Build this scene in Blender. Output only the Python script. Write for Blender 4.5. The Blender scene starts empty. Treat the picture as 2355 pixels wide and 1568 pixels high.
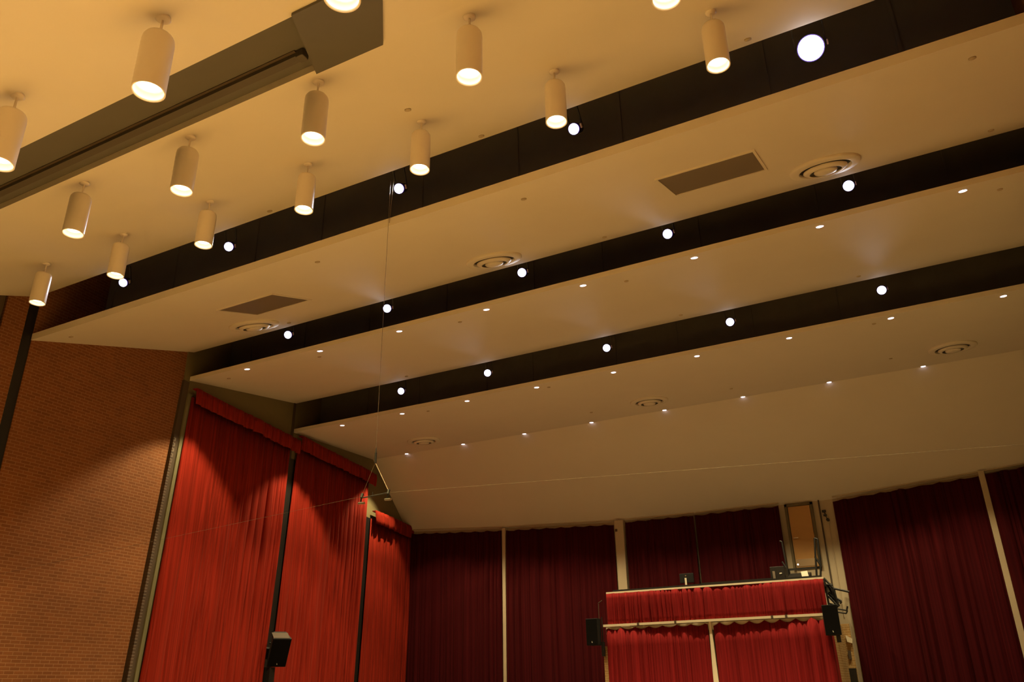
import bpy, bmesh, math, random
from mathutils import Vector, Matrix
C = bpy.context.scene.collection
random.seed(7)

# ------------------------------------------------------------------ camera, world, exposure
cam = bpy.data.cameras.new('camera'); camo = bpy.data.objects.new('camera', cam); C.objects.link(camo)
cam.sensor_width = 36.0; cam.lens = 1857.724/2355*36.0; cam.clip_start = 0.05; cam.clip_end = 200
camo.matrix_world = Matrix(((0.88155562, 0.19945844, 0.42787384, 0), (0.4718204, -0.34219741, -0.81258011, 0),
                            (-0.01565864, 0.91821417, -0.39577461, 0), (0, 0, 0, 1)))
bpy.context.scene.camera = camo
w = bpy.data.worlds.new('world'); bpy.context.scene.world = w; w.use_nodes = True
w.node_tree.nodes['Background'].inputs[0].default_value = (1.0, 0.78, 0.48, 1)
w.node_tree.nodes['Background'].inputs[1].default_value = 0.055
vs = bpy.context.scene.view_settings
vs.view_transform = 'Standard'; vs.look = 'None'; vs.gamma = 1.0; vs.exposure = 0.0
try: vs.use_curve_mapping = False
except Exception: pass

K_PEND, K_DOWN, K_STAGE = 1300.0, 950.0, 190.0
WARM = (1.0, 0.79, 0.33); WARM2 = (1.0, 0.80, 0.42); COOL = (0.85, 0.90, 1.0)

# ------------------------------------------------------------------ materials
def mat(name, col, rough=0.6, metal=0.0, noise=0.0, nscale=8.0, bump=0.0, sheen=0.0, spec=None):
    m = bpy.data.materials.new(name); m.use_nodes = True; nt = m.node_tree; b = nt.nodes['Principled BSDF']
    b.inputs['Base Color'].default_value = (*col, 1); b.inputs['Roughness'].default_value = rough; b.inputs['Metallic'].default_value = metal
    if spec is not None: b.inputs['Specular IOR Level'].default_value = spec
    if sheen: b.inputs['Sheen Weight'].default_value = sheen
    if noise or bump:
        tc = nt.nodes.new('ShaderNodeTexCoord'); n = nt.nodes.new('ShaderNodeTexNoise')
        n.inputs['Scale'].default_value = nscale; n.inputs['Detail'].default_value = 4
        nt.links.new(tc.outputs['Object'], n.inputs['Vector'])
        if noise:
            r = nt.nodes.new('ShaderNodeMapRange'); r.inputs[3].default_value = 1-noise; r.inputs[4].default_value = 1+noise
            nt.links.new(n.outputs[0], r.inputs[0])
            mx = nt.nodes.new('ShaderNodeVectorMath'); mx.operation = 'SCALE'; mx.inputs[0].default_value = col
            nt.links.new(r.outputs[0], mx.inputs['Scale']); nt.links.new(mx.outputs[0], b.inputs['Base Color'])
        if bump:
            bp = nt.nodes.new('ShaderNodeBump'); bp.inputs['Strength'].default_value = bump; bp.inputs['Distance'].default_value = 0.02
            nt.links.new(n.outputs[0], bp.inputs['Height']); nt.links.new(bp.outputs[0], b.inputs['Normal'])
    return m
def emit(name, col, s):
    m = bpy.data.materials.new(name); m.use_nodes = True; nt = m.node_tree; nt.nodes.remove(nt.nodes['Principled BSDF'])
    e = nt.nodes.new('ShaderNodeEmission'); e.inputs[0].default_value = (*col, 1); e.inputs[1].default_value = s
    nt.links.new(e.outputs[0], nt.nodes['Material Output'].inputs[0]); return m
def brick_mat(name, c1, c2, mortar):
    m = bpy.data.materials.new(name); m.use_nodes = True; nt = m.node_tree; b = nt.nodes['Principled BSDF']
    tc = nt.nodes.new('ShaderNodeTexCoord'); sx = nt.nodes.new('ShaderNodeSeparateXYZ'); cx = nt.nodes.new('ShaderNodeCombineXYZ')
    nt.links.new(tc.outputs['Object'], sx.inputs[0]); nt.links.new(sx.outputs[0], cx.inputs[0]); nt.links.new(sx.outputs[2], cx.inputs[1])
    br = nt.nodes.new('ShaderNodeTexBrick'); nt.links.new(cx.outputs[0], br.inputs['Vector'])
    br.inputs['Scale'].default_value = 1.0; br.inputs['Brick Width'].default_value = 0.205; br.inputs['Row Height'].default_value = 0.068
    br.inputs['Mortar Size'].default_value = 0.008; br.inputs['Mortar Smooth'].default_value = 0.3; br.inputs['Bias'].default_value = 0.0
    br.inputs['Color1'].default_value = (*c1, 1); br.inputs['Color2'].default_value = (*c2, 1); br.inputs['Mortar'].default_value = (*mortar, 1)
    n = nt.nodes.new('ShaderNodeTexNoise'); n.inputs['Scale'].default_value = 0.9; n.inputs['Detail'].default_value = 5
    nt.links.new(tc.outputs['Object'], n.inputs['Vector'])
    r = nt.nodes.new('ShaderNodeMapRange'); r.inputs[3].default_value = 0.75; r.inputs[4].default_value = 1.25; nt.links.new(n.outputs[0], r.inputs[0])
    mx = nt.nodes.new('ShaderNodeVectorMath'); mx.operation = 'SCALE'
    nt.links.new(br.outputs['Color'], mx.inputs[0]); nt.links.new(r.outputs[0], mx.inputs['Scale']); nt.links.new(mx.outputs[0], b.inputs['Base Color'])
    bp = nt.nodes.new('ShaderNodeBump'); bp.inputs['Strength'].default_value = 0.5; bp.inputs['Distance'].default_value = 0.01; bp.invert = True
    nt.links.new(br.outputs['Fac'], bp.inputs['Height']); nt.links.new(bp.outputs[0], b.inputs['Normal'])
    b.inputs['Roughness'].default_value = 0.85; return m
def velvet(name, col):
    m = mat(name, col, 0.8, sheen=0.06, spec=0.06); nt = m.node_tree; b = nt.nodes['Principled BSDF']
    b.inputs['Sheen Roughness'].default_value = 0.4; b.inputs['Sheen Tint'].default_value = (1.0, 0.25, 0.15, 1)
    tc = nt.nodes.new('ShaderNodeTexCoord'); mp = nt.nodes.new('ShaderNodeMapping'); mp.inputs['Scale'].default_value = (7, 7, 0.02)
    n = nt.nodes.new('ShaderNodeTexNoise'); n.inputs['Scale'].default_value = 3.0; n.inputs['Detail'].default_value = 5
    nt.links.new(tc.outputs['Object'], mp.inputs[0]); nt.links.new(mp.outputs[0], n.inputs['Vector'])
    r = nt.nodes.new('ShaderNodeMapRange'); r.inputs[1].default_value = 0.3; r.inputs[2].default_value = 0.7; r.inputs[3].default_value = 0.66; r.inputs[4].default_value = 1.34; nt.links.new(n.outputs[0], r.inputs[0])  # random streaks down the cloth add fold shading to the colour
    mx = nt.nodes.new('ShaderNodeVectorMath'); mx.operation = 'SCALE'; mx.inputs[0].default_value = col
    nt.links.new(r.outputs[0], mx.inputs['Scale']); nt.links.new(mx.outputs[0], b.inputs['Base Color']); return m

M = dict(
    ceil=mat('painted_plaster', (0.78, 0.71, 0.60), 0.75, noise=0.03, nscale=1.2, bump=0.03),
    brick=brick_mat('brick', (0.25, 0.085, 0.020), (0.20, 0.065, 0.014), (0.33, 0.155, 0.07)),
    dkbrick=brick_mat('shadow_brick', (0.10, 0.06, 0.04), (0.06, 0.04, 0.03), (0.2, 0.16, 0.12)),  # darker copy of the brick, shade of its return put into the colour
    tanbrick=brick_mat('tan_brick', (0.50, 0.30, 0.11), (0.42, 0.24, 0.08), (0.60, 0.42, 0.2)),
    olive=mat('olive_paint', (0.19, 0.155, 0.07), 0.8, noise=0.05),
    olive2=mat('pale_olive_steel', (0.185, 0.17, 0.09), 0.6),
    brown=mat('dark_brown_paint', (0.075, 0.05, 0.03), 0.7),
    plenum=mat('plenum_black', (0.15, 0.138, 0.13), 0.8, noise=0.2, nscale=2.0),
    plenum1=mat('slot_grey_paint', (0.30, 0.27, 0.24), 0.8, noise=0.15, nscale=2.0),  # lighter than the other linings, veiling glare put into the colour
    soffit=mat('taupe_board', (0.125, 0.115, 0.095), 0.85, noise=0.06, nscale=3),
    soffit2=mat('taupe_rail', (0.085, 0.07, 0.055), 0.6),
    black=mat('black_metal', (0.012, 0.011, 0.010), 0.45),
    blackp=mat('black_plastic', (0.008, 0.0075, 0.007), 0.6, spec=0.3),
    cloth=mat('speaker_grille', (0.005, 0.0045, 0.004), 0.9, spec=0.1, bump=0.4, nscale=200),
    lampw=mat('white_enamel', (0.90, 0.82, 0.72), 0.32, spec=0.6),
    baffle=mat('bright_baffle', (0.85, 0.72, 0.5), 0.4),
    wallb=mat('beige_paint', (0.50, 0.41, 0.28), 0.8, noise=0.05, nscale=2),
    white=mat('cream_metal', (0.80, 0.72, 0.54), 0.5),
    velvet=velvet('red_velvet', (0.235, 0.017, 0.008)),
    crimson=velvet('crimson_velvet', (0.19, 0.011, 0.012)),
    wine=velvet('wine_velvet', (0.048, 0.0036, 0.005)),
    stage=mat('stage_boards', (0.62, 0.42, 0.22), 0.5, noise=0.1),
    aisle=mat('auditorium_floor', (0.125, 0.085, 0.05), 0.8),
    grille=mat('return_grille', (0.20, 0.16, 0.12), 0.6),
    steel=mat('brushed_steel', (0.6, 0.56, 0.48), 0.3, metal=1.0),
    wood=mat('door_wood', (0.50, 0.27, 0.085), 0.5, noise=0.08, nscale=4),
    dframe=mat('door_frame_brown', (0.12, 0.09, 0.04), 0.6),
    wire=mat('steel_wire', (0.16, 0.12, 0.08), 0.5, metal=0.3),
    wire2=mat('pale_cord', (0.55, 0.45, 0.32), 0.5),
    paper=mat('paper', (0.75, 0.72, 0.6), 0.8),
    bulb=emit('tungsten_lamp_glass', (1.0, 0.84, 0.55), 13.0),
    down=emit('downlight_glass', (1.0, 0.88, 1.0), 9.0),
    spotg=emit('stage_lamp_glass', (0.95, 0.93, 1.0), 7.0),
    rimg=emit('violet_lens_edge', (0.22, 0.04, 1.0), 0.8),  # emissive ring added round the lens to imitate colour fringing
    led=emit('small_led', (1.0, 0.95, 0.9), 4.0),
    redled=emit('red_led', (1.0, 0.25, 0.1), 1.5),
)

# ------------------------------------------------------------------ mesh helpers
class MB:
    def __init__(s): s.v = []; s.f = []; s.mi = []; s.smooth = []; s.m = 0
    def add(s, vs_, fs, smooth=False):
        o = len(s.v); s.v += [tuple(v) for v in vs_]
        for f in fs: s.f.append([i+o for i in f]); s.mi.append(s.m); s.smooth.append(smooth)
        return s
    def box(s, a, b, T=None):
        x0, y0, z0 = a; x1, y1, z1 = b
        v = [(x0,y0,z0),(x1,y0,z0),(x1,y1,z0),(x0,y1,z0),(x0,y0,z1),(x1,y0,z1),(x1,y1,z1),(x0,y1,z1)]
        if T is not None: v = [tuple(T @ Vector(p)) for p in v]
        return s.add(v, [(0,3,2,1),(4,5,6,7),(0,1,5,4),(1,2,6,5),(2,3,7,6),(3,0,4,7)])
    def prism(s, bot, top):
        n = len(bot)
        return s.add(list(bot)+list(top), [tuple(range(n))[::-1], tuple(range(n, 2*n))]+[(i, (i+1) % n, n+(i+1) % n, n+i) for i in range(n)])
    def tube(s, p, q, r, n=10, cap=True, r2=None):
        p = Vector(p); q = Vector(q); r2 = r if r2 is None else r2
        d = (q-p).normalized(); u = d.orthogonal().normalized(); w_ = d.cross(u)
        A = [p+(u*math.cos(2*math.pi*i/n)+w_*math.sin(2*math.pi*i/n))*r for i in range(n)]
        B = [q+(u*math.cos(2*math.pi*i/n)+w_*math.sin(2*math.pi*i/n))*r2 for i in range(n)]
        s.add(A+B, [(i, (i+1) % n, n+(i+1) % n, n+i) for i in range(n)], True)
        if cap: s.add(A, [tuple(range(n))[::-1]]); s.add(B, [tuple(range(n))])
        return s
    def lathe(s, prof, n=40, T=None, close=False):
        v = []
        for r, z in prof:
            for i in range(n):
                a = 2*math.pi*i/n; p = (r*math.cos(a), r*math.sin(a), z)
                v.append(tuple(T @ Vector(p)) if T is not None else p)
        f = []
        k = len(prof)
        for j in range(k if close else k-1):
            for i in range(n):
                a = j*n+i; b = j*n+(i+1) % n; c = ((j+1) % k)*n+(i+1) % n; d = ((j+1) % k)*n+i
                f.append((a, b, c, d))
        return s.add(v, f, True)
    def disc(s, r, z, n=32, T=None, flip=False):
        v = [(r*math.cos(2*math.pi*i/n), r*math.sin(2*math.pi*i/n), z) for i in range(n)]
        if T is not None: v = [tuple(T @ Vector(p)) for p in v]
        return s.add(v, [tuple(range(n))[::-1] if flip else tuple(range(n))])
    def build(s, name, ms, parent=None, loc=None, rot=None, bevel=0, solid=0):
        me = bpy.data.meshes.new(name); me.from_pydata(s.v, [], s.f)
        for m in (ms if isinstance(ms, (list, tuple)) else [ms]): me.materials.append(m)
        for p, mi, sm in zip(me.polygons, s.mi, s.smooth): p.material_index = mi; p.use_smooth = sm
        me.update(); o = bpy.data.objects.new(name, me); C.objects.link(o)
        if parent: o.parent = parent
        if loc: o.location = loc
        if rot: o.rotation_euler = rot
        if bevel:
            b = o.modifiers.new('bevel', 'BEVEL'); b.width = bevel; b.segments = 2; b.limit_method = 'ANGLE'
        if solid:
            b = o.modifiers.new('solid', 'SOLIDIFY'); b.thickness = solid; b.offset = 0
        return o
def tag(o, label, cat=None, group=None, kind=None):
    o['label'] = label
    if cat: o['category'] = cat
    if group: o['group'] = group
    if kind: o['kind'] = kind
    return o
def empty(name, loc=(0,0,0), rot=(0,0,0), label='', cat='', group=None, kind=None):
    o = bpy.data.objects.new(name, None); o.empty_display_size = 0.1; C.objects.link(o); o.location = loc; o.rotation_euler = rot
    return tag(o, label, cat, group, kind)
def copy_tree(o, parent=None):
    c = o.copy(); C.objects.link(c)
    if parent: c.parent = parent
    for ch in list(o.children): copy_tree(ch, c)
    return c
ORD = ['first', 'second', 'third', 'fourth', 'fifth', 'sixth', 'seventh', 'eighth', 'ninth', 'tenth']

# ------------------------------------------------------------------ room lines (metres, camera at the origin, +Y towards the rear wall)
T12 = math.tan(math.radians(12))
def xl(y):                       # left side wall line
    return -16.5+0.07*(13.4-y) if y <= 13.4 else -16.5-T12*(y-13.4)*1.0
def xr(y): return 2.55-0.12*(13.4-y) if y <= 13.4 else 2.55+T12*(y-13.4)
BACK = [(-19.55, 27.6), (-14.9, 28.02), (-10.6, 28.28), (-7.7, 28.33), (-3.1, 28.31), (1.24, 27.98), (5.6, 27.6)]
def yb(x):
    for (a, b), (c, d) in zip(BACK[:-1], BACK[1:]):
        if a <= x <= c: return b+(d-b)*(x-a)/(c-a)
    return BACK[0][1] if x < BACK[0][0] else BACK[-1][1]
def zc(y): return 8.13-0.6086*(y-24.1)    # rear slope of the ceiling

def st(name, mb, m, label, cat, **k): return tag(mb.build(name, m, **k), label, cat, kind='structure')

# floors
mb = MB().box((-22, -9, -1.75), (10, 6.5, -1.6)); st('floor', mb, M['stage'], 'pale wooden stage floor below the pendant lamps', 'floor')
mb = MB().prism([(-21, 6.5, -2.9), (8, 6.5, -2.9), (8, 29, -1.4), (-21, 29, -1.4)], [(-21, 6.5, -2.6), (8, 6.5, -2.6), (8, 29, -1.1), (-21, 29, -1.1)])
st('floor', mb, M['aisle'], 'raked auditorium floor running to the rear wall', 'floor')

# ceiling panels: slabs between a near edge and a far edge
def slab(y0, z0, y1, z1, th, top_front=None, xa=None, xb=None):
    a0 = xa[0] if xa else xl(y0); a1 = xa[1] if xa else xl(y1); b0 = xb[0] if xb else xr(y0); b1 = xb[1] if xb else xr(y1)
    tf = top_front if top_front else th
    m = MB()
    m.prism([(a0, y0, z0), (b0, y0, z0), (b1, y1, z1), (a1, y1, z1)], [(a0, y0, z0+tf), (b0, y0, z0+tf), (b1, y1, z1+th), (a1, y1, z1+th)])
    return m
def z0a(y): return 6.39-0.495*(5.26-y)
def z0b(y): return 6.39+0.405*(y-5.26)
near = slab(0.6, z0a(0.6), 4.155, z0a(4.155), 0.15)
n2 = slab(5.27, z0b(5.27), 8.94, z0b(8.94), 0.10); near.add(n2.v, n2.f)
n3 = slab(4.155, z0a(4.155), 5.27, z0b(5.27), 0.12, xa=(-4.25, -5.0)); near.add(n3.v, n3.f)
st('ceiling', near, M['ceil'], 'cream ceiling panel nearest the stage carrying three rows of pendant lamps', 'ceiling')
st('ceiling', slab(9.03, 6.90, 13.4, 8.25, 0.10, 0.15), M['ceil'], 'cream sloped ceiling panel with two square grilles and three round vents', 'ceiling')
st('ceiling', slab(13.4, 7.46, 18.45, 8.51, 0.10, 0.11), M['ceil'], 'cream sloped ceiling panel with one row of downlights along its front edge', 'ceiling')
mb = slab(18.45, 7.55, 24.1, 8.13, 0.10, 0.11)
xs = [p for p in BACK]
bot = [(xl(24.1), 24.1, 8.13), (xr(24.1), 24.1, 8.13)]+[(x, y+0.05, zc(y+0.05)) for x, y in BACK[::-1]]
mb.prism(bot, [(x, y, z+0.1) for x, y, z in bot])
st('ceiling', mb, M['ceil'], 'cream rear ceiling panel with two rows of downlights, sloping down to the red curtains', 'ceiling')
# roof slab added to stop light leaks, and dark backings of the coves
mb = MB().box((-22, 0.4, 9.6), (9, 29, 9.75)); st('ceiling', mb, M['plenum'], 'black roof deck hidden above the ceiling panels', 'ceiling')
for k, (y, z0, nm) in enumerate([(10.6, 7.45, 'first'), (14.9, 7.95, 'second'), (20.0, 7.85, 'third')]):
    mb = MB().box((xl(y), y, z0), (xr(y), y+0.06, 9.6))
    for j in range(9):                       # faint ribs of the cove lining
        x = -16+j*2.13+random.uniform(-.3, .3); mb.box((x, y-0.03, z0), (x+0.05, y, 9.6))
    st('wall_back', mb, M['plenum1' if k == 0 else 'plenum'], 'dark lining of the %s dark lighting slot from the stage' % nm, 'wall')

# dark stage slot in the nearest ceiling
def P0(x, y, d=0.0): return (x, y, z0a(y)+d if y <= 5.26 else z0b(y)+d)
mb = MB(); mb.prism([P0(-16, 4.15, .10), P0(-4.2, 4.15, .10), P0(-4.9, 5.28, .10), P0(-16, 5.28, .10)], [P0(-16, 4.15, .2), P0(-4.2, 4.15, .2), P0(-4.9, 5.28, .2), P0(-16, 5.28, .2)])
st('trim_1', mb, M['soffit'], 'long dark taupe slot crossing the nearest cream ceiling', 'trim')
mb = MB(); q = [(-4.42, 4.10), (-3.38, 4.10), (-4.30, 5.31), (-5.22, 5.31)]
mb.prism([P0(x, y, -.035) for x, y in q], [P0(x, y, -.001) for x, y in q])
st('trim_2', mb, M['soffit'], 'flat dark taupe plate closing the right end of the ceiling slot', 'trim')
tr = empty('ceiling_track', (-5.1, 4.9, z0a(4.9)), label='thin taupe rail running along the dark ceiling slot', cat='rail')
MB().box((-10.6, -.045, .0), (0, .045, .07)).build('rail', M['soffit2'], tr)
MB().box((-10.6, -.075, .05), (0, .075, .098)).build('bracket', M['brown'], tr)
MB().box((-.0, -.05, -.02), (.10, .05, .075)).build('end_stop', M['soffit2'], tr, bevel=.01)

# ------------------------------------------------------------------ side walls
def wall_obj(name, p, q, z0, z1, m, label, th=0.2, cat='wall', inward=1):
    p = Vector((*p, 0)); q = Vector((*q, 0)); L = (q-p).length; a = math.atan2(q.y-p.y, q.x-p.x)
    mb = MB().box((0, 0, z0), (L, th*inward, z1))
    return st(name, mb, m, label, cat, loc=p, rot=(0, 0, a))
bw = wall_obj('wall_left', (xl(13.4), 13.4), (xl(9.05), 9.05), -3, 9.6, M['brick'], 'tall orange brick side wall under the sloped ceiling, left of the curtains', th=-.3)
for v in bw.data.vertices:
    if abs(v.co.x) < .01: v.co.x = 13.4-(13.244+(v.co.z-8.07)*.052)
wall_obj('wall_left', (xl(8.82), 8.82), (xl(8.35), 8.35), -3, 9.2, M['brick'], 'narrow brick pier left of the black slot at the far left', th=-.3)
wall_obj('wall_left', (xl(8.0)-.02, 8.3), (-15.6, -6), -3, 9.2, M['brown'], 'dark brown side wall at the extreme left edge', th=-.3)
MBx = MB().box((-16.75, 8.2, -3), (-16.22, 9.2, 9.4)); st('trim_3', MBx, M['black'], 'black vertical recess between the brick pier and the brick wall', 'trim')  # solid black box, darkness of the recess put into its colour
wl = [(-16.5-T12*(y-13.4), y) for y in (13.2, 27.62)]
wall_obj('wall_left', wl[1], wl[0], -3, 9.6, M['olive'], 'olive painted side wall showing above the red curtain valances', th=-.2)
wall_obj('wall_right', (xr(-6), -6), (xr(13.4), 13.4), -3, 9.6, M['brick'], 'brick side wall at the right edge beyond the ceiling panels', th=-.3)
wall_obj('wall_right', (xr(13.4), 13.4), (xr(27.7), 27.7), -3, 9.6, M['olive'], 'olive side wall right of the rear curtains', th=-.2)
mb = MB()
for (a, b), (c, d) in zip(BACK[:-1], BACK[1:]):
    mb.prism([(a, b, -3), (c, d, -3), (c, d+.25, -3), (a, b+.25, -3)], [(a, b, zc(b)), (c, d, zc(d)), (c, d+.25, zc(d)), (a, b+.25, zc(b))])
st('wall_back', mb, M['wallb'], 'beige rear wall behind the dark red curtains', 'wall')
# steel column between brick and curtain; the columns, brick end and drapes on this side lean slightly out of plumb
def lean(o, zref=6.8, k=.052):
    for v in o.data.vertices:
        d = (zref-v.co.z)*k; v.co.y -= d; v.co.x += d*T12
    return o
def wp(y, off): # point on side wall line, moved off metres into the room
    n = Vector((math.cos(math.radians(12)), math.sin(math.radians(12)), 0)); return Vector((-16.5-T12*(y-13.4), y, 0))+n*off
def wpr(mb, y0, y1, o0, o1, z0, z1):
    P = [wp(y0, o0), wp(y1, o0), wp(y1, o1), wp(y0, o1)]
    mb.prism([(p.x, p.y, z0) for p in P], [(p.x, p.y, z1) for p in P]); return mb
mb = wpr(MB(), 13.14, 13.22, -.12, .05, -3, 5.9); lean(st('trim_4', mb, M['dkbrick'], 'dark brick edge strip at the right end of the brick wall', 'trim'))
mb = wpr(MB(), 13.14, 13.34, -.15, .03, -3, 7.40); mb.m = 1; wpr(mb, 13.34, 13.48, -.1, .07, -3, 7.10); mb.m = 2; wpr(mb, 13.48, 13.62, -.1, .02, -3, 7.0)
lean(st('trim_5', mb, [M['brown'], M['olive2'], M['black']], 'olive steel column between the brick wall and the first curtain', 'trim'))
mb = wpr(MB(), 18.32, 18.44, -.1, .02, -3, 8.5); st('trim_6', mb, M['brown'], 'dark vertical corner strip above the first side curtain', 'trim')
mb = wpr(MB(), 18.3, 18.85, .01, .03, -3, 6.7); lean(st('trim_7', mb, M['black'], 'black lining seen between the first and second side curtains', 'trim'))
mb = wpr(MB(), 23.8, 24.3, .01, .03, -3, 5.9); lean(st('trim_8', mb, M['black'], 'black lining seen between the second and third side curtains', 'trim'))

# ------------------------------------------------------------------ curtains
def drape(pts_fn, L, zt, zb, seed, pitch=.17, amp=.05, top_wave=.0, step=.018, rows=7, lean=0.004):
    """pleated sheet; pts_fn(s) gives (point, inward normal) at length s"""
    rnd = random.Random(seed); n = max(4, int(L/step)); ph = [rnd.uniform(0, 6.28) for _ in range(6)]
    folds = []; s = 0
    while s < L+1: folds.append((s, rnd.uniform(.45, 1.25))); s += pitch*rnd.choice([rnd.uniform(.35, .7), rnd.uniform(.7, 1.2), rnd.uniform(1.3, 2.1)])
    def prof(s):
        for i in range(len(folds)-1):
            if folds[i][0] <= s < folds[i+1][0]:
                t = (s-folds[i][0])/(folds[i+1][0]-folds[i][0]); return min(folds[i][1], (folds[i+1][0]-folds[i][0])*5.5)*(math.sin(math.pi*t)**.55)
        return 0
    mb = MB(); V = []
    for r in range(rows):
        t = r/(rows-1); z = zt+(zb-zt)*t
        for i in range(n+1):
            s = L*i/n; sw = lean*math.sin(s*1.3+ph[0]+t*2.2)*t*4
            ss = min(max(s+sw, 0), L+.5)
            a = amp*(.55+.45*min(1, t*3))*(1+.35*math.sin(s*.9+ph[1]))
            d = a*prof(ss)+.03*math.sin(s*.7+ph[2]+t)
            p, nn = pts_fn(s); zz = z
            if r == 0 and top_wave: zz -= top_wave*abs(math.sin(math.pi*s/(pitch*2.6)+ph[3]))
            V.append((p.x+nn.x*d, p.y+nn.y*d, zz))
    F = [(r*(n+1)+i, r*(n+1)+i+1, (r+1)*(n+1)+i+1, (r+1)*(n+1)+i) for r in range(rows-1) for i in range(n)]
    return mb.add(V, F, True)
def side_curtain(y0, y1, zt, zvb, off, seed, label):
    a = wp(y0, off); b = wp(y1, off); L = (b-a).length; d = (b-a).normalized(); nn = Vector((math.cos(math.radians(12)), math.sin(math.radians(12)), 0))
    o = empty('side_curtain', a, label=label, cat='curtain', group='bright red curtains along the left side wall')
    f = lambda s: (d*s, nn)
    lean(drape(f, L-(.4 if y1 < 26 else .05), zvb+.2, -2.3, seed, amp=.13, pitch=.25).build('curtain_panel', M['velvet'], o, solid=.01))
    a2 = nn*.13
    f2 = lambda s: (d*s+a2, nn)
    lean(drape(f2, L, zt, zvb, seed+9, pitch=.26, amp=.09, rows=4).build('valance', M['velvet'], o, solid=.01))
    MB().prism([nn*-.0+Vector((0, 0, zt-.03)), d*L+Vector((0, 0, zt-.03)), d*L+nn*.13+Vector((0, 0, zt-.03)), nn*.13+Vector((0, 0, zt-.03))],
               [nn*-.0+Vector((0, 0, zt)), d*L+Vector((0, 0, zt)), d*L+nn*.13+Vector((0, 0, zt)), nn*.13+Vector((0, 0, zt))]).build('pelmet_board', M['velvet'], o)
    return o
side_curtain(13.45, 18.45, 7.25, 6.82, .10, 11, 'bright red pleated side curtain beside the brick wall')
side_curtain(18.64, 23.85, 7.48, 7.02, .10, 12, 'bright red pleated side curtain, middle of the three beyond the brick')
side_curtain(24.08, 27.72, 6.17, 5.68, .10, 13, 'narrow red pleated side curtain in the rear left corner')

def back_curtain(x0, x1, dz, seed, label):
    o = empty('rear_curtain', (x0, yb(x0), 0), label=label, cat='curtain', group='dark wine curtains across the rear wall')
    base = Vector((x0, yb(x0), 0)); L = x1-x0
    def f(s):
        x = x0+min(max(s, 0), L); return Vector((x, yb(x)-.16, 0))-base, Vector((0, -1, 0))
    zt = min(zc(yb(x0)), zc(yb(x1)))
    def f1(s): return f(s)
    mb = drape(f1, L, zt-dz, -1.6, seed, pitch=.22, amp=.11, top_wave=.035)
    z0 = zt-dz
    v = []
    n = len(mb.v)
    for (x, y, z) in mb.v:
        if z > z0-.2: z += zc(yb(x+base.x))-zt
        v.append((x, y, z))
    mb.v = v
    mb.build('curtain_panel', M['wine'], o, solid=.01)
    tb = MB(); k = max(2, int(L/1.5))
    for i in range(k):
        xa = x0+L*i/k; xb = x0+L*(i+1)/k; ya = yb(xa)-.14; yc = yb(xb)-.14; za = zc(ya)-.05; zb_ = zc(yc)-.05
        tb.prism([Vector((xa, ya, za))-base, Vector((xb, yc, zb_))-base, Vector((xb, yc+.05, zb_))-base, Vector((xa, ya+.05, za))-base],
                 [Vector((xa, ya, za+.035))-base, Vector((xb, yc, zb_+.035))-base, Vector((xb, yc+.05, zb_+.035))-base, Vector((xa, ya+.05, za+.035))-base])
    tb.build('track', M['wallb'], o)
    return o
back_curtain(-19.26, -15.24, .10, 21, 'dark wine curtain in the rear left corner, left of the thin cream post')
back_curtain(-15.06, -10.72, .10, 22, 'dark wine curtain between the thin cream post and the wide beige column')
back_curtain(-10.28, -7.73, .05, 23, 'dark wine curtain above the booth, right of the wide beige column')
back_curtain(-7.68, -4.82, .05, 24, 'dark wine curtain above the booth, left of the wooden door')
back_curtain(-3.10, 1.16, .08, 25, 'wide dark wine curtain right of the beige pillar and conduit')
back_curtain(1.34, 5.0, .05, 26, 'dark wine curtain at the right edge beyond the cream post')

def post(x0, x1, zt, zb, label, name, d=.2, m='wallb'):
    y = yb((x0+x1)/2); return st(name, MB().box((x0, y-d, zb), (x1, y-.002, zt)), M[m], label, 'post')
post(-15.21, -15.08, 5.74, -1.5, 'thin cream vertical post between the two leftmost rear curtains', 'trim_9', .22)
post(-10.66, -10.33, 5.60, -1.5, 'wide beige column left of the booth', 'trim_10', .26)
post(-7.72, -7.69, 5.50, 2.8, 'very thin grey vertical seam strip between the curtains above the booth', 'trim_11', .2, 'brown')
post(1.17, 1.33, 5.82, -1.5, 'cream vertical post near the right edge between rear curtains', 'trim_12', .22)

# ------------------------------------------------------------------ door, pillar and what hangs on them
d = empty('door_1', (-4.55, 28.28, 3.48), label='brown wooden door with a steel kick plate high on the rear wall', cat='door', kind='structure')
MB().box((-.10, -.08, -.03), (-.02, .0, 2.06)).box((.72, -.08, -.03), (.80, .0, 2.06)).box((-.10, -.08, 1.98), (.80, .0, 2.06)).build('door_frame', M['dframe'], d)
lf = MB().box((0, -.05, 0), (.70, -.01, 1.97)).build('door_leaf', M['wood'], d)
MB().box((.02, -.062, .03), (.68, -.048, .26)).build('kick_plate', M['steel'], lf)
MB().box((.05, -.10, .93), (.20, -.08, .955)).tube((.06, -.05, .94), (.06, -.10, .94), .012).build('door_handle', M['steel'], lf)
MB().disc(.025, 0, T=Matrix.Translation((.06, -.064, .10)) @ Matrix.Rotation(math.pi/2, 4, 'X')).build('door_stop', M['led'], d)  # small disc on the door made to glow white
tag(MB().tube((-3.555, 28.27, 5.58), (-3.555, 28.27, 1.8), .022).build('conduit_pipe', M['brown']), 'dark vertical conduit pipe on the beige wall right of the door', 'pipe')
tag(MB().tube((-3.35, 28.28, 4.9), (-3.35, 28.28, 1.9), .012).build('cable', M['wire2']), 'thin tan cable hanging down the beige wall below the black hook', 'cable')
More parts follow.
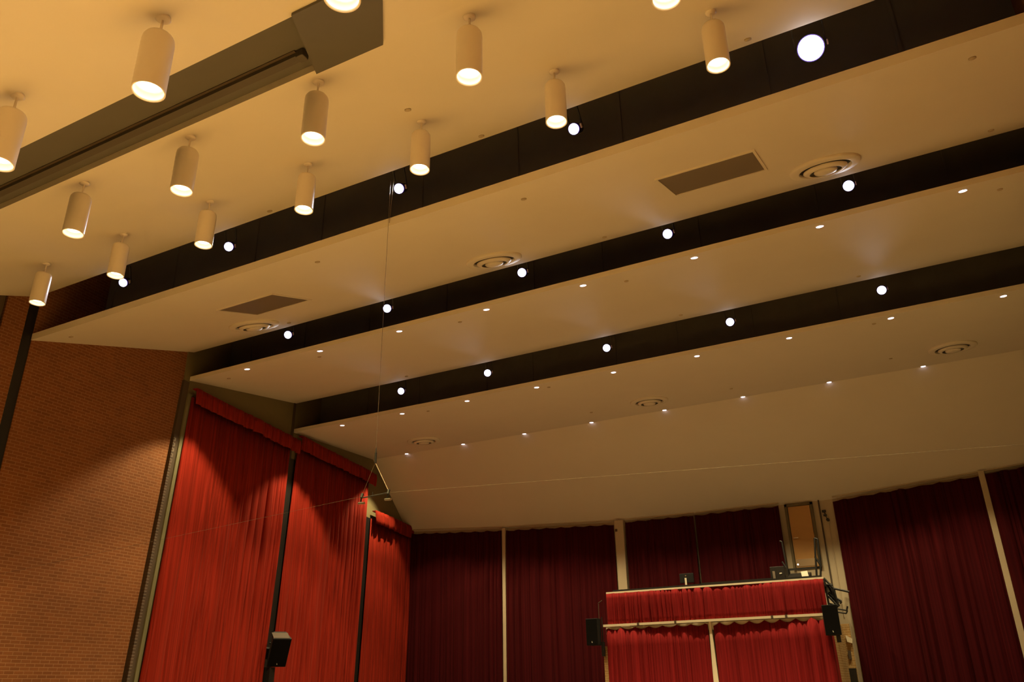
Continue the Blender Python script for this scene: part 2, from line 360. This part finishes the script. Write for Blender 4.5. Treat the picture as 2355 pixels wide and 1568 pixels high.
h = MB(); h.box((-3.49, 28.2, 5.17), (-3.37, 28.3, 5.23)); h.box((-3.46, 28.2, 5.04), (-3.36, 28.3, 5.09)); h.tube((-3.45, 28.22, 5.2), (-3.38, 28.22, 5.06), .02)
h.tube((-3.40, 28.25, 5.05), (-3.36, 28.25, 4.93), .012); h.tube((-3.35, 28.3, 4.91), (-3.35, 28.18, 4.91), .05, 14)
tag(h.build('wall_hook', M['black']), 'small black hook bracket and knob high on the beige wall', 'bracket')
tag(MB().box((-10.63, 27.97, 5.2), (-10.56, 28.02, 5.29)).build('junction_box', M['brown']), 'small dark square box at the top of the wide beige column', 'box')

# ------------------------------------------------------------------ booth
bt = empty('control_booth', (-6.85, 26.0, 1.8), label='raised control booth with red skirts and cream rails before the rear wall', cat='booth')
def B(mb): 
    mb.v = [(x+6.85, y-26.0, z-1.8) for x, y, z in mb.v]; return mb
B(MB().box((-10.15, 25.72, 2.62), (-3.45, 28.0, 2.72))).build('platform', M['black'], bt)
B(MB().box((-10.15, 25.75, -1.5), (-3.55, 25.85, 1.7))).build('base_wall', M['wallb'], bt)
B(MB().box((-10.36, 25.55, -1.5), (-10.22, 25.9, 1.2))).build('corner_post', M['tanbrick'], bt)
MB().box((0, 0, -3.3), (2.1, .08, -.18)).build('brick_side', M['tanbrick'], bt, loc=(3.41, -.1, 0), rot=(0, 0, math.pi/2))
B(MB().box((-10.12, 25.44, 2.78), (-3.41, 25.50, 2.83))).build('top_rail', M['white'], bt)
B(MB().box((-9.95, 25.6, 2.83), (-3.5, 25.66, 2.90))).build('hand_rail', M['black'], bt)
B(MB().box((-10.24, 25.33, 1.77), (-3.5, 25.44, 1.84))).build('middle_rail', M['white'], bt)
for x in (-9.1, -7.9, -5.0, -4.6): B(MB().box((x, 25.32, 1.76), (x+.06, 25.45, 1.85))).build('rail_clamp', M['brown'], bt)
B(MB().prism([(-6.95, 25.40, -1.5), (-6.70, 25.40, -1.5), (-6.70, 25.46, -1.5), (-6.95, 25.46, -1.5)], [(-6.86, 25.40, 1.77), (-6.80, 25.40, 1.77), (-6.80, 25.46, 1.77), (-6.86, 25.46, 1.77)])).build('centre_post', M['white'], bt)
B(MB().box((-10.2, 25.47, 1.55), (-3.5, 25.5, 1.76))).build('header_board', M['white'], bt)
def skirt(x0, x1, zt, zb, y, seed, name, label, tw, pitch=.17, amp=.085):
    f = lambda s: (Vector((x0+min(s, x1-x0), y, 0)), Vector((0, -1, 0)))
    o = B(drape(f, x1-x0, zt, zb, seed, pitch=pitch, amp=amp, top_wave=tw)).build(name, M['crimson'], bt, solid=.008); return o
skirt(-10.12, -3.42, 2.785, 1.845, 25.46, 31, 'upper_skirt', '', .012, .16, .09)
skirt(-10.16, -6.90, 1.73, -1.5, 25.42, 32, 'lower_curtain', '', .06)
skirt(-6.74, -3.44, 1.74, -1.5, 25.42, 33, 'lower_curtain', '', .09)
f = lambda s: (Vector((-3.43, 25.44+min(s, .6), 0)), Vector((1, 0, 0)))
B(drape(f, .6, 1.70, -1.5, 35, amp=.03)).build('side_curtain_return', M['crimson'], bt, solid=.008)
# brick vestibule and its fittings right of the booth
mb = MB().box((0, 0, 0), (.36, .06, 3.2)); st('trim_13', mb, M['tanbrick'], 'tan brick strip low on the rear wall right of the booth', 'brick strip', loc=(-3.60, 28.14, -1.5))
tag(MB().prism([(-3.36, 28.0, 1.17), (-3.22, 28.0, 1.12), (-3.22, 28.13, 1.12), (-3.36, 28.13, 1.17)], [(-3.38, 28.0, 1.36), (-3.2, 28.0, 1.25), (-3.2, 28.13, 1.25), (-3.38, 28.13, 1.36)]).build('wall_lamp', M['white']), 'small cream wall fixture on the tan brick strip', 'lamp')
tag(MB().box((-3.40, 28.05, .68), (-3.32, 28.13, .92)).build('wall_box', M['brown']), 'small dark box on the tan brick strip below the cream fixture', 'box')
tag(MB().box((-3.46, 27.95, -.3), (-3.25, 28.13, .42)).build('cabinet', M['black']), 'black box at the bottom of the tan brick strip', 'box')
tag(MB().box((-3.515, 27.6, 1.30), (-3.47, 27.66, 1.36)).build('indicator_light', M['redled']), 'tiny red indicator light beside the right booth loudspeaker', 'light')

# equipment on the booth
def thing(mb, name, m, label, cat, **k): return tag(mb.build(name, m, **k), label, cat)
mo = empty('computer_monitor', (-7.6, 25.9, 2.72), label='dark monitor seen from behind on a pale stand at the booth', cat='monitor')
MB().box((-.17, -.02, .27), (.28, .03, .56)).build('screen', M['blackp'], mo, bevel=.008)
MB().box((.0, -.05, .02), (.055, -.022, .42)).build('stand', M['white'], mo)
MB().disc(.022, 0, T=Matrix.Translation((.035, -.03, .49)) @ Matrix.Rotation(math.pi/2, 4, 'X')).build('logo_mark', M['steel'], mo)
MB().box((-.1, -.1, 0), (.16, .08, .02)).build('base', M['blackp'], mo)
thing(MB().box((-7.1, 25.9, 2.72), (-4.95, 26.3, 2.96)), 'desk', M['black'], 'long low black desk along the booth rail', 'desk')
eq = empty('equipment_case', (-4.95, 26.0, 2.72), label='black equipment case with a pale sheet on it beside the door railing', cat='case')
MB().box((0, -.15, 0), (.42, .3, .55)).build('case_body', M['black'], eq, bevel=.01)
MB().box((.07, -.165, .15), (.14, -.15, .42)).build('label_sheet', M['grille'], eq)
MB().box((.27, -.165, .33), (.34, -.15, .36)).build('display', M['paper'], eq)
mx = empty('mixing_console', (-4.45, 25.95, 2.72), label='low black mixing console with small lit strips', cat='console')
MB().prism([(0, -.2, 0), (.62, -.2, 0), (.62, .3, 0), (0, .3, 0)], [(0, -.2, .2), (.62, -.2, .2), (.62, .3, .36), (0, .3, .36)]).build('console_body', M['black'], mx)
for i in range(4): MB().box((.18+.05*i, -.21, .14), (.205+.05*i, -.2, .17)).build('strip_light', M['paper'], mx)
MB().box((.06, -.21, .10), (.075, -.2, .16)).build('fader', M['paper'], mx)
thing(MB().prism([(-4.03, 25.72, 2.90), (-3.84, 25.72, 2.90), (-3.84, 25.74, 2.90), (-4.03, 25.74, 2.90)], [(-4.05, 25.76, 3.06), (-3.87, 25.76, 3.07), (-3.87, 25.78, 3.07), (-4.05, 25.78, 3.06)]), 'paper_sheet', M['paper'], 'white sheet propped up on the booth rail', 'paper')
# black landing rails before the door
def bars(o, segs, r, name, m): 
    for a, b in segs: MB().tube(Vector(a)-o.location, Vector(b)-o.location, r, 8).build(name, m, o)
rr = empty('landing_railing', (-3.75, 27.0, 2.72), label='black triangular railing right of the booth door', cat='railing')
y = 27.0; s = y/25.5
bars(rr, [((-3.482*s, y, 3.946*s), (-3.60*s, y, 2.75*s)), ((-3.482*s, y, 3.946*s), (-3.40*s, y, 3.90*s)), ((-3.40*s, y, 3.90*s), (-3.43*s, y, 3.16*s)), ((-3.43*s, y, 3.16*s), (-3.49*s, y, 2.80*s)), ((-3.55*s, y, 3.42*s), (-3.43*s, y, 3.16*s))], .03, 'bar', M['black'])
rl = empty('landing_railing', (-4.65, 27.0, 2.72), label='black railing left of the booth door', cat='railing')
bars(rl, [((-4.42*s, y, 3.92*s), (-4.37*s, y, 2.85*s)), ((-4.42*s, y, 3.92*s), (-4.48*s, y, 3.95*s)), ((-4.50*s, y, 3.35*s), (-4.37*s, y, 3.10*s))], .03, 'bar', M['black'])
thing(MB().box((-4.66, 27.06, 3.27), (-3.66, 27.12, 3.33)).box((-4.64, 27.06, 2.721), (-4.58, 27.12, 3.27)), 'landing_bar', M['black'], 'black horizontal bar below the wooden door behind the booth', 'railing')
# black stair frame right of the booth
sr = empty('stair_frame', (-3.2, 26.2, 1.9), label='black steel stair and handrails descending right of the booth', cat='stairs')
s = 26.2/25.5
def q(x, z, dy=0): return (x*s, 26.2+dy, z*s)
bars(sr, [(q(-3.40, 2.80), q(-3.185, 2.50)), (q(-3.185, 2.50), q(-2.78, 2.38)), (q(-3.40, 2.80), q(-3.38, 1.95)), (q(-3.185, 2.50), q(-3.13, 2.0)), (q(-3.40, 2.62), q(-3.20, 2.60)),
          (q(-3.36, 2.30), q(-3.15, 2.02)), (q(-3.14, 2.22), q(-3.03, 2.14)), (q(-3.03, 2.14), q(-3.08, 2.08))], .03, 'handrail', M['black'])
bars(sr, [(q(-3.32, 2.62, .1), q(-3.14, 2.02, .1)), (q(-3.36, 2.40, .1), q(-3.12, 2.12, .1)), (q(-3.38, 2.08, .1), q(-3.15, 2.02, .1)), (q(-3.30, 2.66, .15), q(-3.24, 2.20, .15))], .045, 'stringer', M['black'])

# loudspeakers
def speaker(loc, rz, tilt, label, wd=.42, ht=.80, dp=.36, mark=1):
    o = empty('loudspeaker', loc, (tilt, 0, rz), label=label, cat='speaker', group='black wall loudspeakers')
    bx = [(-wd/2, -dp/2), (wd/2, -dp/2), (wd*.34, dp/2), (-wd*.34, dp/2)]
    cb = MB().prism([(x, y, -ht/2) for x, y in bx], [(x, y, ht/2) for x, y in bx]).build('cabinet', M['blackp'], o, bevel=.012)
    MB().box((-wd/2+.015, -dp/2-.012, -ht/2+.02), (wd/2-.015, -dp/2+.003, ht/2-.02)).build('grille', M['cloth'], cb)
    g = MB().box((-.012, -dp/2-.018, -ht/2+.08), (0, -dp/2-.011, -ht/2+.12)); 
    g.prism([(0, -dp/2-.018, -ht/2+.07), (.014, -dp/2-.018, -ht/2+.07), (.014, -dp/2-.011, -ht/2+.07), (0, -dp/2-.011, -ht/2+.07)], [(-.004, -dp/2-.018, -ht/2+.10), (.006, -dp/2-.018, -ht/2+.10), (.006, -dp/2-.011, -ht/2+.10), (-.004, -dp/2-.011, -ht/2+.10)])
    g.build('logo_mark', M['paper'], cb)
    return o
sp = speaker((-16.95, 18.0, 1.12), math.radians(58), math.radians(30), 'black loudspeaker hanging between the first and second side curtains', .52, .82, .42)
MB().box((-.24, -.19, .408), (.2, .12, .42)).build('top_plate', M['brown'], sp)
MB().tube((-.05, .2, .0), (-.16, .34, .0), .03).box((-.26, .22, -.42), (-.12, .30, -.1)).build('wall_bracket', M['black'], sp)
tag(MB().box((-17.27, 17.86, -1.8), (-17.05, 18.06, .66)).build('mounting_pole', M['black']), 'black square mounting pole under the left side-wall loudspeaker', 'pole')
sp = speaker((-10.53, 25.3, 1.63), math.radians(-6), 0, 'black loudspeaker on a bracket at the left side of the booth')
MB().box((.16, .1, -.72), (.24, .2, -.30)).tube((.2, .15, .45), (.2, .15, -.5), .02).build('wall_bracket', M['black'], sp)
MB().tube((.26, .12, .95), (.13, .12, .88), .012).tube((.13, .12, .88), (.12, .12, .35), .012).build('cable', M['brown'], sp)
sp = speaker((-3.33, 25.2, 1.63), math.radians(4), 0, 'black loudspeaker on a bracket at the right side of the booth')
MB().tube((.15, .1, .31), (.42, .16, .25), .02).tube((.15, .1, .22), (.40, .16, .17), .02).tube((.42, .16, .25), (.46, .16, .36), .025).tube((.40, .16, .17), (.44, .16, .25), .02).build('wall_bracket', M['black'], sp)
MB().box((.04, .05, -.58), (.15, .15, -.36)).build('hanging_bracket', M['black'], sp)

# ------------------------------------------------------------------ pendant lamps
def pendant():
    o = empty('pendant_lamp')
    MB().lathe([(0, .0), (.062, .0), (.066, -.02), (.05, -.036), (0, -.04)], 28).build('canopy', M['lampw'], o)
    MB().tube((0, 0, -.03), (0, 0, -.24), .012, 10).build('stem', M['lampw'], o)
    MB().tube((-.045, 0, -.14), (-.05, 0, -.235), .005, 6).build('power_cord', M['wire2'], o)
    R = .135; t = -.21; bz = -.815
    hs = MB().lathe([(0, t), (R*.6, t-.004), (R*.86, t-.018), (R*.97, t-.045), (R, t-.08), (R, bz+.01), (R*1.01, bz), (R*.93, bz), (R*.92, bz+.03), (R*.90, bz+.14), (R*.5, bz+.16), (0, bz+.16)], 40).build('housing', M['lampw'], o)
    rf = MB().lathe([(R*.91, bz+.012), (R*.90, bz+.075), (R*.68, bz+.08), (R*.66, bz+.11)], 40).build('reflector', M['baffle'], hs)
    MB().lathe([(R*.66, bz+.078), (R*.60, bz+.062), (R*.3, bz+.050), (0, bz+.046)], 32).build('lamp_glass', M['bulb'], hs)
    return o
L_p = bpy.data.lights.new('pendant_light', 'SPOT'); L_p.energy = K_PEND; L_p.color = WARM; L_p.spot_size = math.radians(84); L_p.spot_blend = .8; L_p.shadow_soft_size = .08
pend0 = None
rows = [('nearest', [( -7.19, 3.33), (-5.14, 3.33), (-3.10, 3.33)]),
        ('middle', [(-9.50, 5.51), (-7.45, 5.51), (-5.37, 5.51), (-3.34, 5.51), (-1.27, 5.51)]),
        ('farthest', [(-13.57, 7.52), (-11.48, 7.52), (-9.42, 7.52), (-7.37, 7.52), (-5.33, 7.52), (-3.28, 7.52), (-1.24, 7.52)])]
for rn, pts in rows:
    for i, (x, y) in enumerate(pts):
        if pend0 is None: pend0 = pendant(); o = pend0
        else: o = copy_tree(pend0)
        z = z0a(y) if y < 5.26 else z0b(y)
        o.location = (x, y, z)
        where = ORD[i]+' from the left'
        if rn == 'nearest': where = ['cut off by the left edge', 'above the dark ceiling slot', 'cut off above the dark plate'][i]
        if rn == 'middle' and i == 4: where = 'cut off by the top edge'
        tag(o, 'white pendant lamp, %s row, %s' % (rn, where), 'lamp', 'white cylinder pendant lamps')
        l = bpy.data.objects.new('pendant_light', L_p); C.objects.link(l); l.location = (x, y, z-.83)

# ------------------------------------------------------------------ stage spotlights in the slots
def spotlight(r):
    o = empty('stage_spotlight')
    hs = MB().lathe([(0, -.34), (r*.7, -.33), (r*.95, -.26), (r*1.02, -.02), (r*1.12, 0), (r*1.04, 0), (r*.98, -.03)], 28).build('housing', M['black'], o)
    MB().lathe([(r*.97, -.012), (r*.6, .002), (0, .008)], 28).build('lens', M['spotg'], hs)
    MB().lathe([(r*.975, -.014), (r*1.09, -.004), (r*1.10, -.012), (r*.98, -.02)], 28).build('lens_rim', M['rimg'], hs)
    y = MB()
    for s_ in (-1, 1): y.box((s_*(r*1.15)-.008, -.0, -.19), (s_*(r*1.15)+.008, .24+r, -.15))
    y.box((-r*1.18, .23+r, -.19), (r*1.18, .25+r, -.15)); y.tube((0, .24+r, -.17), (0, .45+r, -.17), .02)
    y.build('yoke', M['black'], o)
    MB().box((r*1.2, -.02, -.10), (r*1.2+.02, .05, -.04)).build('tag', M['wallb'], o)
    return o
tgt = Vector((-4.0, -2.0, -1.0))
L_s = bpy.data.lights.new('stage_light', 'SPOT'); L_s.energy = K_STAGE; L_s.color = COOL; L_s.spot_size = math.radians(42); L_s.spot_blend = 1.0; L_s.shadow_soft_size = .1
slots = [('first', 9.32, [-1.4953, -1.1761, -.7536, -.4065, -.0341], .8375, .085), ('second', 13.75, [-.9884, -.7665, -.5072, -.2702, -.0236], .5995, .095), ('third', 18.8, [-.7303, -.5698, -.3749, -.1989, -.0118], .4433, .10)]
for nm, y, xs_, rz, r in slots:
    base = None
    for i, k in enumerate(xs_):
        big = (nm == 'first' and i == 4)
        if base is None: base = spotlight(r); o = base
        elif big: o = spotlight(.17)  # lens enlarged so its bloom is built into the shape
        else: o = copy_tree(base)
        loc = Vector((k*y, y, rz*y)); o.location = loc
        dr = (tgt-loc).normalized()
        if i == 4: dr = (Vector((0, 0, 0))-loc).normalized()
        if i == 0: dr = (Vector((-7, -2, -1))-loc).normalized()
        o.rotation_euler = dr.to_track_quat('Z', 'Y').to_euler()
        lab = 'white stage spotlight in the %s dark ceiling slot, %s from left' % (nm, ORD[i])
        if big: lab = 'largest glaring white spotlight in the first dark slot near the top right'
        tag(o, lab, 'spotlight', 'stage spotlights in the dark ceiling slots')
        l = bpy.data.objects.new('stage_light', L_s); C.objects.link(l); l.location = loc+dr*.03; l.rotation_euler = (-dr).to_track_quat('Z', 'Y').to_euler()
    nmq = {'first': 'first', 'second': 'second', 'third': 'third'}[nm]
    tag(MB().tube((xl(y)+.1, y+.1, rz*y+.62), (xr(y)-.1, y+.1, rz*y+.62), .024, 10).build('lighting_pipe', M['black']), 'black lighting pipe inside the %s dark ceiling slot' % nmq, 'pipe')

# ------------------------------------------------------------------ recessed downlights, vents, grilles and caps on the sloped panels
def onP(y0, z0, y1, z1): 
    k = (z1-z0)/(y1-y0); return lambda y: (z0+k*(y-y0), math.atan(k))
P1 = onP(9.03, 6.90, 13.4, 8.25); P2 = onP(13.4, 7.46, 18.45, 8.51); P3 = onP(18.45, 7.55, 24.1, 8.13); P0f = onP(5.26, 6.39, 8.94, 7.88)
L_d = bpy.data.lights.new('down_light', 'SPOT'); L_d.energy = K_DOWN; L_d.color = WARM2; L_d.spot_size = math.radians(98); L_d.spot_blend = .3; L_d.shadow_soft_size = .05
d0 = None
def downlight():
    o = empty('recessed_downlight')
    MB().lathe([(.078, -.001), (.080, -.007), (.068, -.010), (.060, -.004)], 28, close=True).build('trim_ring', M['lampw'], o)
    MB().lathe([(.062, -.008), (.04, -.013), (0, -.014)], 28).build('lamp_glass', M['down'], o); return o
rowsd = [('behind the second dark slot', 13.62, P2, [-14.72, -12.37, -10.06, -7.78, -5.52, -3.21, -.92, 1.36]),
         ('just behind the third dark slot', 18.72, P3, [-15.84, -13.59, -11.34, -9.12, -6.87, -4.64, -2.40, -.16, 2.07]),
         ('along the fold of the rear panel', 24.06, P3, [-17.19, -14.73, -12.25, -9.73, -7.20, -4.70, -2.18, .33])]
for nm, y, P, xs_ in rowsd:
    for i, x in enumerate(xs_):
        if d0 is None: d0 = downlight(); o = d0
        else: o = copy_tree(d0)
        z, th = P(y); o.location = (x, y, z); o.rotation_euler = (th, 0, 0)
        tag(o, 'small downlight %s, %s from left' % (nm, ORD[i]), 'downlight', 'recessed downlights')
        l = bpy.data.objects.new('down_light', L_d); C.objects.link(l); l.location = (x, y, z-.03)
v0 = None
def vent():
    o = empty('ceiling_vent')
    MB().lathe([(.57, 0), (.57, -.03), (.55, -.05), (.48, -.045), (.43, -.06), (.42, -.055), (.42, 0)], 56).build('outer_cone', M['ceil'], o)
    MB().lathe([(.35, -.045), (.355, -.06), (.32, -.09), (.265, -.105), (.255, -.10), (.28, -.07), (.31, -.04)], 48, close=True).build('middle_cone', M['ceil'], o)
    MB().lathe([(.17, -.05), (.19, -.085), (.17, -.115), (.10, -.125), (0, -.125)], 40).build('centre_cone', M['ceil'], o)
    MB().disc(.42, -.004, flip=True).build('throat', M['black'], o)  # flat black disc, shade inside the vent put into its colour
    return o
for x, y, P, lab in [(-13.38, 12.43, P1, 'round ceiling vent beside the left grille above the brick wall'), (-6.99, 12.54, P1, 'round ceiling vent alone on the panel between the two grilles'), (-.59, 12.46, P1, 'largest round ceiling vent right of the right grille'),
                     (-15.37, 22.5, P3, 'round ceiling vent at the left of the rear panel'), (-7.18, 22.5, P3, 'round ceiling vent at the middle of the rear panel'), (1.07, 22.45, P3, 'round ceiling vent at the right of the rear panel')]:
    if v0 is None: v0 = vent(); o = v0
    else: o = copy_tree(v0)
    z, th = P(y); o.location = (x, y, z); o.rotation_euler = (th, 0, 0); tag(o, lab, 'vent', 'round ceiling vents')
for i, (x, lab) in enumerate([(-11.78, 'dark rectangular return grille on the panel above the brick wall'), (-2.19, 'dark rectangular return grille on the panel at the right, beside the largest vent')]):
    z, th = P1(11.15)
    o = empty('ceiling_grille', (x, 11.15, z), (th, 0, 0), lab, 'grille', 'rectangular return grilles')
    a, b = .745, .56
    MB().box((-a-.04, -b-.04, -.022), (a+.04, -b, -.0)).box((-a-.04, b, -.022), (a+.04, b+.04, 0)).box((-a-.04, -b, -.022), (-a, b, 0)).box((a, -b, -.022), (a+.04, b, 0)).build('frame', M['ceil'], o)
    MB().box((-a, -b, -.008), (a, b, -.001)).build('mesh_panel', M['grille'], o)
c0 = None
caps = {'nearest': (P0f, [(-5.10, 8.79), (-5.21, 7.03), (-9.41, 8.78), (-1.02, 8.73)]), 'first sloped': (P1, [(-8.98, 9.63), (-4.84, 9.67), (-4.80, 13.1), (1.91, 13.04), (1.44, 9.6), (-15.66, 9.54), (-12.9, 13.05)]),
        'second sloped': (P2, [(-15.79, 14.03), (-12.99, 18.03), (-8.71, 14.05), (-4.74, 14.04), (-.61, 17.94), (1.93, 14.04), (-4.72, 17.9), (-12.78, 14.07)]),
        'rear': (P3, [(-12.84, 18.98), (-8.85, 18.93), (-4.74, 22.74), (-.41, 22.49), (-.53, 18.9), (-9.15, 22.66)])}
for nm, (P, pts) in caps.items():
    for edge in (0, 1):
        ys = [p[1] for p in pts]; mid = (min(ys)+max(ys))/2
        sel = sorted([p for p in pts if (p[1] > mid) == bool(edge)])
        for i, (x, y) in enumerate(sel):
            if c0 is None:
                c0 = MB().lathe([(0, 0), (.045, 0), (.045, -.014), (.03, -.02), (0, -.022)], 20).build('sprinkler_cap', M['wallb']); o = c0
            else: o = c0.copy(); C.objects.link(o)
            z, th = P(y); o.location = (x, y, z); o.rotation_euler = (th, 0, 0)
            tag(o, 'sprinkler cap near the %s edge of the %s ceiling panel, %s from left' % (['front', 'rear'][edge], nm, ORD[i]), 'sprinkler', 'round sprinkler caps')

# ------------------------------------------------------------------ hanging microphone rig
mr = empty('microphone_rig', (-6.95, 8.98, 2.52), label='pair of small microphones on a bar hanging from a long cable', cat='microphone')
MB().tube((0, 0, .56), (.01, 0, 5.2), .0028, 6).build('hanging_cable', M['wire'], mr)
MB().tube((.03, 0, 4.4), (.07, 0, 5.2), .004, 6).build('second_cable', M['wire'], mr)
MB().tube((0, 0, .45), (0, 0, .60), .016, 8).tube((0, 0, .6), (.0, 0, .68), .012, 8, r2=.004).build('turnbuckle', M['black'], mr)
MB().tube((0, 0, .46), (-.20, 0, .03), .0022, 6).build('bridle', M['wire'], mr)
MB().tube((0, 0, .46), (.25, 0, .03), .003, 6).build('bridle', M['wire2'], mr)
MB().tube((-.22, 0, -.02), (.27, 0, .0), .009, 8).tube((-.02, 0, .0), (-.02, 0, .04), .006, 6).build('bar', M['black'], mr)
for x, dx in ((-.205, .03), (.25, .05)):
    m_ = MB().tube((x, -.01, -.02), (x, .01, .04), .022, 10).tube((x, 0, 0), (x-.02, 0, -.09), .010, 8).build('clip', M['black'], mr)
    MB().tube((x-.05, 0, -.09), (x+.07, -.03, -.105), .017, 10).build('microphone', M['steel'], mr)
tag(MB().tube((-6.68, 8.98, 2.52), (xr(8.98)-.06, 8.98, 2.02), .0014, 6).build('guy_wire', M['wire']), 'thin pale wire stretched from the microphone bar to the right', 'wire')
tag(MB().tube((-7.19, 8.98, 2.52), (xl(8.98)+.05, 8.98, 2.02), .0014, 6).build('guy_wire', M['brown']), 'thin wire stretched from the microphone bar to the left over the curtains', 'wire')
